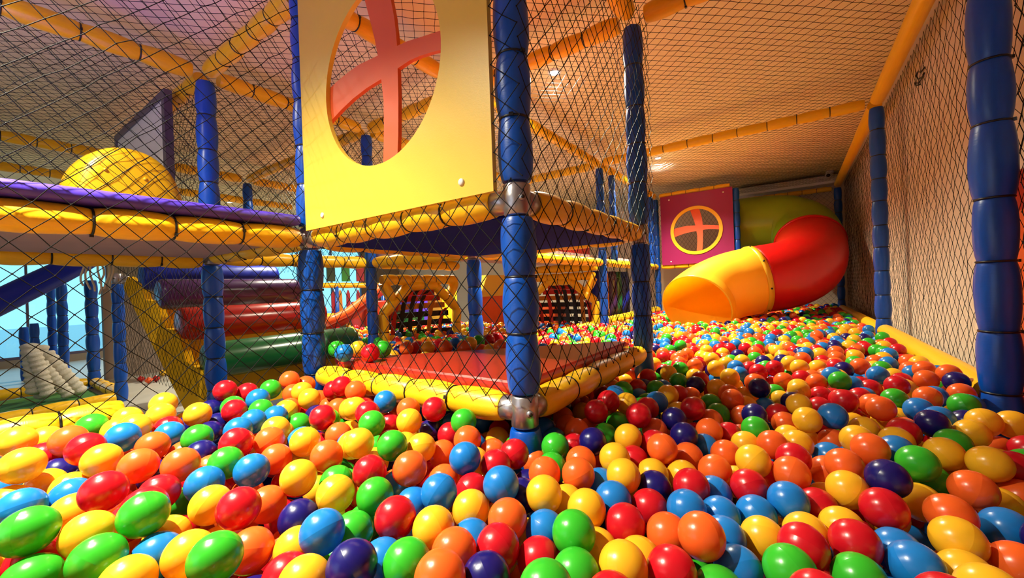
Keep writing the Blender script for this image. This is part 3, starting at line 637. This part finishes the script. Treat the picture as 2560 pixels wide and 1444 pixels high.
net('black net over the rear platform behind the round window', (0.05, 2*M+.05, Z1+.05), X_, Z_, 2*M, Z2-Z1-.05)
net('black net along the rear upper rail toward the magenta panel', (M, M-.055, Z1+.05), X_, Z_, 4*M, Z2-Z1-.05)
net('black net under the rear rail left of the slide mouth', (3*M, M-.06, .56), X_, Z_, 2*M, Z1-.56, dw=.07)
net('black net before the red panel at the extreme right', (-1.2, -1.335, .52), X_, Z_, 2.3, Z2-.52, dh=.10)
net('black net stretched in front of the right wall', (1.13, -1.372, .52), X_, Z_, 6.0, Z2-.52, dh=.10, rad=.0012)
net('black net in front of the end wall behind the slide', (6*M+.06, -1.25, .5), Y_, Z_, 1.25, Z2-.5, rad=.0012)
net('black net at the back of the magenta panel', (5*M+.06, 0, Z1), Y_, Z_, M, Z2-Z1, dw=.06)
net('wide black roof net under the whole ceiling', (-2.6, -1.3, Z2+.064), X_, Y_, 9.8, 7.4, rad=.0016, jit=.0016, knots=True)
# ---------------------------------------------------------------- balls
D = .08
PHOTO = (
 (0, """O1990,80,135 O1860,130,150 G1810,185,145 R1583,205,155 R1425,240,165 B1712,260,160 O1950,205,130 Y2000,210,140 Y1025,290,175 N1370,310,140 G1545,310,145 R1570,340,155 Y1315,365,170 G1720,335,150 Y1080,390,180 Y1190,340,120 R1105,440,170 Y805,410,170 B935,370,80 G640,450,160 Y880,480,190 Y2070,290,140 O1920,320,130 Y1890,340,140 N2090,330,130 R2145,385,200 O2200,270,120 R2340,200,130 Y2340,320,150 O2240,320,130 B1680,410,160 B1860,390,140 G1940,410,120 N1450,420,100 N1255,440,120 N1390,480,110 Y1830,460,180 O1690,450,110 B1125,500,170 G1300,535,180 R1555,570,230 O1790,540,190 Y2025,540,200 O2240,490,150 B825,510,200 O1040,570,180 O450,540,220 Y110,540,230 Y235,450,160 R680,500,120 O845,600,150 R580,610,230 R300,640,190 Y650,670,220 O1200,600,150 N1330,620,170 O920,700,230 O1180,720,230 G1510,660,210 B1670,730,210 O1830,650,180 O2170,640,210 Y2340,560,190 Y140,720,270 N385,760,160 Y350,830,160 N570,770,110 R690,870,300 R1080,850,220 B1360,820,220 Y1965,790,230 Y2220,890,240 G2230,800,150 B430,900,170 Y440,850,130 Y90,920,130 B190,970,230 B20,870,100 G200,1150,330 Y560,1170,290 G965,1045,300 Y480,1010,170 Y1330,1010,230 R1585,980,270 O1790,940,190 N1990,1050,200 B2100,1185,270 Y1170,1130,190 Y1250,1290,280 G1430,1310,330 O1740,1260,260 G670,1330,300 B1030,1270,200 Y850,1440,260 G230,1430,220 R230,1330,220 Y1920,1260,180 R1960,1400,150 Y2000,1440,140"""),
 (800, """R215,195,140 O360,200,150 O320,230,130 O75,240,110 Y230,320,160 R315,350,180 B440,315,150 R515,235,130 Y560,290,120 O630,310,170 R720,285,120 R845,335,170 G345,420,190 Y592,405,205 N745,425,160 G1068,375,180 B1185,475,150 R870,490,150 O990,530,180 Y255,550,240 G480,565,215 Y675,580,190 R330,740,220 O600,735,240 B955,660,220 R1290,620,190 R1165,695,200 O1185,570,100 O810,620,150 O830,790,170 G365,900,230 B790,880,240 B620,940,150 R1010,860,170 B1195,830,255 Y1005,990,235 R495,1060,275 Y770,1120,270 O1235,1070,250 B1020,1170,180 O890,1270,290 R1195,1260,280 B1480,1110,190 N1340,900,170 Y1500,910,235 O1490,750,205 G1560,690,130 G1560,590,180 O1715,680,180 O1715,790,210 N1800,540,175 G1890,500,150 Y2045,515,180 Y1955,650,200 Y2005,770,215 B1850,810,140 R1690,560,120 B1945,925,220 Y1640,910,140 Y1790,1010,250 N2215,840,200 Y2220,760,190 O2280,600,200 R2080,660,150 R2200,980,200 R2030,1120,250 G1690,1180,275 G1710,1410,300 R1450,1300,260 Y2000,1370,310 Y1880,1220,200 N1110,1430,290 G575,1350,310 N200,1370,330 B420,1320,180 O2280,1150,250 Y2150,1330,220 R2320,1390,190 Y1770,290,140 R1920,290,155 Y2020,290,150 R1825,355,165 R2120,370,180 R2170,315,150 B2230,280,150 G1970,410,130 O1580,450,150 O1715,430,140 N2350,390,160 O2215,460,150 G205,1140,210 G1910,190,130 R2020,180,110 G2060,115,90 R2170,110,110 G2215,200,120 B2130,235,110"""),
 (1660, """G115,65,105 O205,40,110 Y30,85,110 G95,140,110 N210,165,115 Y195,105,100 R240,130,110 Y345,55,125 Y420,30,110 B470,50,110 B510,95,110 R625,90,115 R735,55,120 Y835,20,110 Y900,50,130 Y440,120,125 Y350,185,120 Y460,165,110 O455,260,140 Y545,220,110 O590,165,125 N640,210,135 G735,220,110 R700,155,90 O795,140,120 R915,125,120 O1030,150,130 G1150,140,150 R1040,240,130 Y895,205,140 Y775,265,115 Y885,300,150 B665,290,115 R765,355,120 N600,365,150 Y935,410,175 B1120,390,180 R1200,270,190 O1440,320,200 R1545,170,170 B1420,100,140 B1310,100,90 R1140,45,110 R1370,190,120 O1750,70,150 O1740,130,150 B1930,95,130 G1945,160,130 N2090,170,160 O2320,150,170 G1990,300,190 O1750,250,170 G1530,260,150 B1690,330,170 N1780,420,200 O2190,240,150 O2350,240,140 Y2130,420,210 Y2050,480,190 Y2340,430,200 Y1330,460,160 O1120,520,150 G590,460,160 O800,420,130 O300,480,160 R440,490,130 Y840,500,130 Y920,570,170 Y1285,570,200 Y1545,550,200 O720,560,180 Y540,560,120 B1070,630,170 B1560,610,200 Y595,670,220 O840,750,220 O1080,740,190 R1290,690,120 N1485,785,270 G1740,770,180 Y1860,620,220 Y2170,700,240 Y1225,870,240 O160,640,150 O400,620,140 O310,750,190 Y130,750,170 R215,860,220 R540,850,215 B795,935,230 R1020,970,210 B600,1020,200 B155,1000,230 B350,860,140 B375,1020,170 R1460,1030,260 Y1700,940,190 O2050,860,250 O1900,1030,260 O2360,900,200 B2270,1120,230 Y1990,1210,270 Y630,1180,240 Y1180,1110,210 R940,1250,280 R1300,1240,280 O260,1240,290 B430,1190,150 B480,1340,210 G780,1390,290 G1270,1420,270 B1540,1220,160 B1650,1340,240 Y1960,1420,280 O2310,1350,200 G280,1430,150 G310,290,120 R95,230,130 R190,320,160 N150,510,170 B265,560,110 G390,360,130 O180,240,100 O310,400,110 O490,370,120 R1590,480,190 Y2200,300,120"""))
def surf(u, v):                                   # height of ball centres in the top layer
    uc = np.clip(u, -1.2, 2.2); return .5258-.0055*uc+.0326*v-.0192*uc*v - .012*np.clip(u-2.2, 0, 2)
cols, pxs, T, S = [], [], [], []
for x0, s in PHOTO:
    for w in s.split():
        a, b, d = (float(q) for q in w[1:].split(',')); x, y, d = x0+a/2.654, 900+b/2.654, d/2.654
        r_ = ray(x, y); t = 1.
        for _ in range(30):
            p = CAM+r_*t; t += (surf(p[0], p[1])-p[2])/r_[2]*.7
        ts = F_PX*D/d; occl = ts > t*1.15           # looks too small: mostly hidden, so it lies deeper
        t = t*.6+min(max(ts, .85*t), 1.1*t)*.4
        if occl: t *= 1.03
        cols.append(w[0]); pxs.append((x, y)); T.append(t); S.append(r_)
S = np.array(S); P = CAM+S*np.array(T)[:, None]
Sn = S/np.linalg.norm(S, axis=1, keepdims=True)
def keep_out(P):
    c = D/2
    for q in range(len(P)):
        u, v, z = P[q]
        k = c+.056
        if -k < u < M+k and -k < v < M+k and z > .40:      # tower deck and its rails
            opt = {'u': abs(u+k), 'v': abs(v+k), 'U': abs(M+k-u)}; e = min(opt, key=opt.get)
            if e == 'u': P[q, 0] = -k
            elif e == 'v': P[q, 1] = -k
            else: P[q, 0] = M+k
        if u < .1 and v > M-k: P[q, 1] = M-k                # left kerb
        if v < -1.3+k: P[q, 1] = -1.3+k
        du, dv = P[q, 0]-M, P[q, 1]+1.3; l = math.hypot(du, dv)
        if l < c+.07 and l > 0: P[q, 0] = M+du/l*(c+.07); P[q, 1] = -1.3+dv/l*(c+.07)
    return P
for it in range(220):
    d = P[None]-P[:, None]; L = np.linalg.norm(d, axis=2)+np.eye(len(P)); ov = np.clip(D*1.004-L, 0, None)*(1-np.eye(len(P)))
    n = d/L[..., None]; mv = -(n*ov[..., None]).sum(1)*.45
    al = (mv*Sn).sum(1, keepdims=True)*Sn; P = P+al+(mv-al)*(.35 if it < 130 else .8)
    if it % 4 == 3: P = keep_out(P)
P = keep_out(P)
def ball_mesh(c):
    n = 36; prof = []; angs = [math.pi*k/20 for k in range(21)]; angs = sorted(angs+[math.pi/2-.05, math.pi/2-.022, math.pi/2+.022, math.pi/2+.05])
    V = []
    for a in angs:
        r = 1.005 if abs(a-math.pi/2) < .01 else (1.0025 if abs(a-math.pi/2) < .03 else 1.)
        V += [(D/2*r*math.sin(a)*math.cos(2*math.pi*j/n), D/2*r*math.sin(a)*math.sin(2*math.pi*j/n), D/2*r*math.cos(a)) for j in range(n)]
    K = len(angs); mb = MB().add(V, [(i*n+j, i*n+(j+1) % n, (i+1)*n+(j+1) % n, (i+1)*n+j) for i in range(K-1) for j in range(n)], 0, True)
    me = mb.mesh(BNAME[c].replace(' ', '_')+'_pit_ball', ball_mat(BNAME[c]+'_ball_plastic', BALLC[c]))
    bm = bmesh.new(); bm.from_mesh(me); bmesh.ops.remove_doubles(bm, verts=bm.verts, dist=1e-5); bmesh.ops.recalc_face_normals(bm, faces=bm.faces); bm.to_mesh(me); bm.free()
    return me
BM = {c: ball_mesh(c) for c in BALLC}
ORD = ['first', 'second', 'third', 'fourth', 'fifth', 'sixth', 'seventh', 'eighth', 'ninth', 'tenth', 'eleventh', 'twelfth', 'thirteenth', 'fourteenth', 'fifteenth', 'sixteenth', 'seventeenth', 'eighteenth']
def zone(x, y):
    row = 'in the front rows' if y > 1250 else 'in the middle rows' if y > 1080 else 'in the back rows'
    col = 'at the far left' if x < 430 else 'before the roller stairs' if x < 800 else 'before the red deck' if x < 1230 else 'right of the corner post' if x < 1640 else 'below the slide' if x < 2060 else 'along the right wall'
    return row, col
rows = {}
for i, (x, y) in enumerate(pxs): rows.setdefault((zone(x, y), cols[i]), []).append((x, i))
LBL = {}
for (z, c), l in rows.items():
    l.sort()
    for k, (x, i) in enumerate(l):
        LBL[i] = (f'only {BNAME[c]} ball {z[0]} {z[1]}' if len(l) == 1 else f'{ORD[k]} {BNAME[c]} ball from the left {z[0]} {z[1]}')
for i in range(len(P)):
    o = put('pit_ball', BM[cols[i]], None, Matrix.Translation(P[i]) @ Matrix.Rotation(random.uniform(0, 6.28), 4, 'Z') @ Matrix.Rotation(random.uniform(.5, 2.4), 4, 'X'))
    tag(o, LBL[i], 'ball', 'plastic balls in the ball pit')
# balls lying on the red deck
ZD = Z0+.073+D/2
deck = [('B', 860, 'blue ball resting on the rear left of the red deck'), ('R', 926, 'red ball resting on the red deck beside the blue one'), ('G', 957, 'green ball on the red deck behind the red one'), ('Y', 896, 'yellow ball peeking between the blue and red balls on the red deck'), ('G', 842, 'green ball half hidden behind the blue ball on the red deck')]
placed = []
for c, x, lb in deck:
    p = on(2, ZD, x, 882 if len(placed) < 2 else 872)
    while any(np.linalg.norm(p-q) < D for q in placed): p = p+np.array([.004, .006, 0])
    placed.append(p); tag(put('pit_ball', BM[c], None, Matrix.Translation(p)), lb, 'ball', 'plastic balls in the ball pit')
rear = [('O', 1016, 870), ('R', 1043, 868), ('Y', 1069, 869), ('R', 1093, 866), ('O', 1114, 867), ('B', 1139, 860), ('O', 1160, 868), ('Y', 1176, 858), ('G', 1196, 853), ('R', 1222, 850), ('R', 1243, 846), ('O', 1252, 866)]
RL = ['leftmost orange ball in the row behind the rear edge of the red deck', 'left red ball in the row behind the rear edge of the red deck', 'left yellow ball in the row behind the rear edge of the red deck', 'middle red ball in the row behind the rear edge of the red deck', 'second orange ball in the row behind the rear edge of the red deck', 'blue ball in the row behind the rear edge of the red deck', 'third orange ball in the row behind the rear edge of the red deck', 'yellow ball left of the rear post behind the red deck', 'green ball at the foot of the rear post behind the red deck', 'red ball just right of the rear post behind the red deck', 'red ball left of the corner post behind the red deck', 'orange ball touching the left outline of the corner post']
for k, (c, x, y) in enumerate(rear):
    z = .66
    while True:
        p = on(2, z, x, y)
        if all(np.linalg.norm(p-q) >= D for q in placed) and math.hypot(p[0]-M, p[1]-M) > .1: break
        z -= .008
    placed.append(p); tag(put('pit_ball', BM[c], None, Matrix.Translation(p)), RL[k], 'ball', 'plastic balls in the ball pit')
# everything else in the pit: one body of balls nobody could count
pts = [tuple(p) for p in P]+[tuple(p) for p in placed]; H = {}
cell = D
def key(p): return (int(math.floor(p[0]/cell)), int(math.floor(p[1]/cell)), int(math.floor(p[2]/cell)))
for p in pts: H.setdefault(key(p), []).append(p)
PX = np.array([pix(p) for p in P]); PD = np.linalg.norm(P-CAM, axis=1)
SPa = np.array(SP)
def ok(p, dm):
    a, b, c = key(p)
    for i in (a-1, a, a+1):
        for j in (b-1, b, b+1):
            for k in (c-1, c, c+1):
                for q in H.get((i, j, k), ()):
                    if (q[0]-p[0])**2+(q[1]-p[1])**2+(q[2]-p[2])**2 < dm: return False
    return True
POSTS = [(0, 0), (M, 0), (0, M), (M, M), (M, 2*M), (3*M, M), (5*M, M), (5*M, 0), (M, -1.3), (3*M-.06, -1.3)]
def inside(u, v, z):
    k = .05
    if -1.25 < u < 7.1 and -1.19 < v < 1.10:
        if -.09 < u < M+.09 and -.09 < v and u+v < M+.10:
            return z < .475 and not (u > .35 and v > .35)
        if u < .62*(v+.69)-1.03 and u > 0 and v > .9: return False
    elif .28 < u <= 1.3 and 1.10 <= v < 2.3: return u > .62*(v+.69)-1.03 and math.hypot(u-M, v-M) > .1
    elif 1.3 < u < 3.5 and 1.10 <= v < 2.33: pass
    elif 1.3 < u < 3.3 and 2.5 < v < 4.1: pass
    else: return False
    return all((u-a)**2+(v-b)**2 > .0092 for a, b in POSTS)
fill = []
def throw(n, dz, sd, dm, umax):
    U = rng.uniform(-1.25, umax, n); Vv = rng.uniform(-1.2, 4.1, n); Zr = rng.normal(0, sd, n)
    Zs = surf(U, np.clip(Vv, -1.3, 1.2))+dz+Zr+.075*((U < 1.28) & (U+Vv > 1.28) & (U > 0) & (Vv > 0))*np.clip(1-np.abs(U+Vv-1.5)/1.3, 0, 1)
    for u, v, z in zip(U, Vv, Zs):
        if not inside(u, v, z): continue
        p = (u, v, z)
        if not ok(p, dm): continue
        if u > 3.6 and np.min(((SPa-np.array(p))**2).sum(1)) < (SR+.045)**2: continue
        if u < 1.7 and v < 1.2:                          # never in front of a ball read from the photograph
            x, y, zz = pix(p)
            if zz > .05:
                rr = F_PX*D/zz*.5; dp = math.dist(p, CAM)
                if np.any(((PX[:, 0]-x)**2+(PX[:, 1]-y)**2 < (rr*.95)**2) & (PD > dp)): continue
        fill.append(p); H.setdefault(key(p), []).append(p)
dm = (D*.985)**2
throw(42000, 0., .012, dm, 7.1)
throw(42000, -.03, .008, dm, 7.1)
throw(26000, -.062, .008, dm, 5.0)
throw(12000, -.095, .008, dm, 1.9)
throw(12000, -.13, .008, dm, 1.9)
throw(9000, -.165, .008, dm, 1.6)
fill = np.array(fill)
me = bpy.data.meshes.new('pit_balls'); me.vertices.add(len(fill)); me.vertices.foreach_set('co', fill.astype(np.float32).ravel())
at = me.attributes.new('bcol', 'FLOAT_COLOR', 'POINT')
ch = rng.choice(list('YORGBN'), len(fill), p=[.25, .2, .22, .13, .13, .07])
at.data.foreach_set('color', np.array([(*BALLC[c], 1) for c in ch], np.float32).ravel()); me.update()
ob = tag(put('pit_balls', me), 'countless mixed plastic balls filling the rest of the ball pit', 'balls', None, 'stuff')
ng = bpy.data.node_groups.new('ball_instances', 'GeometryNodeTree')
ng.interface.new_socket('Geometry', in_out='INPUT', socket_type='NodeSocketGeometry'); ng.interface.new_socket('Geometry', in_out='OUTPUT', socket_type='NodeSocketGeometry')
N = ng.nodes; gi, go = N.new('NodeGroupInput'), N.new('NodeGroupOutput')
ic = N.new('GeometryNodeMeshIcoSphere'); ic.inputs['Radius'].default_value = D/2; ic.inputs['Subdivisions'].default_value = 4
ss = N.new('GeometryNodeSetShadeSmooth'); sm = N.new('GeometryNodeSetMaterial'); sm.inputs['Material'].default_value = ball_mat('mixed_ball_plastic')
ip = N.new('GeometryNodeInstanceOnPoints')
L = ng.links; L.new(gi.outputs[0], ip.inputs['Points']); L.new(ic.outputs['Mesh'], ss.inputs[0]); L.new(ss.outputs[0], sm.inputs[0]); L.new(sm.outputs[0], ip.inputs['Instance']); L.new(ip.outputs[0], go.inputs[0])
md = ob.modifiers.new('balls', 'NODES'); md.node_group = ng
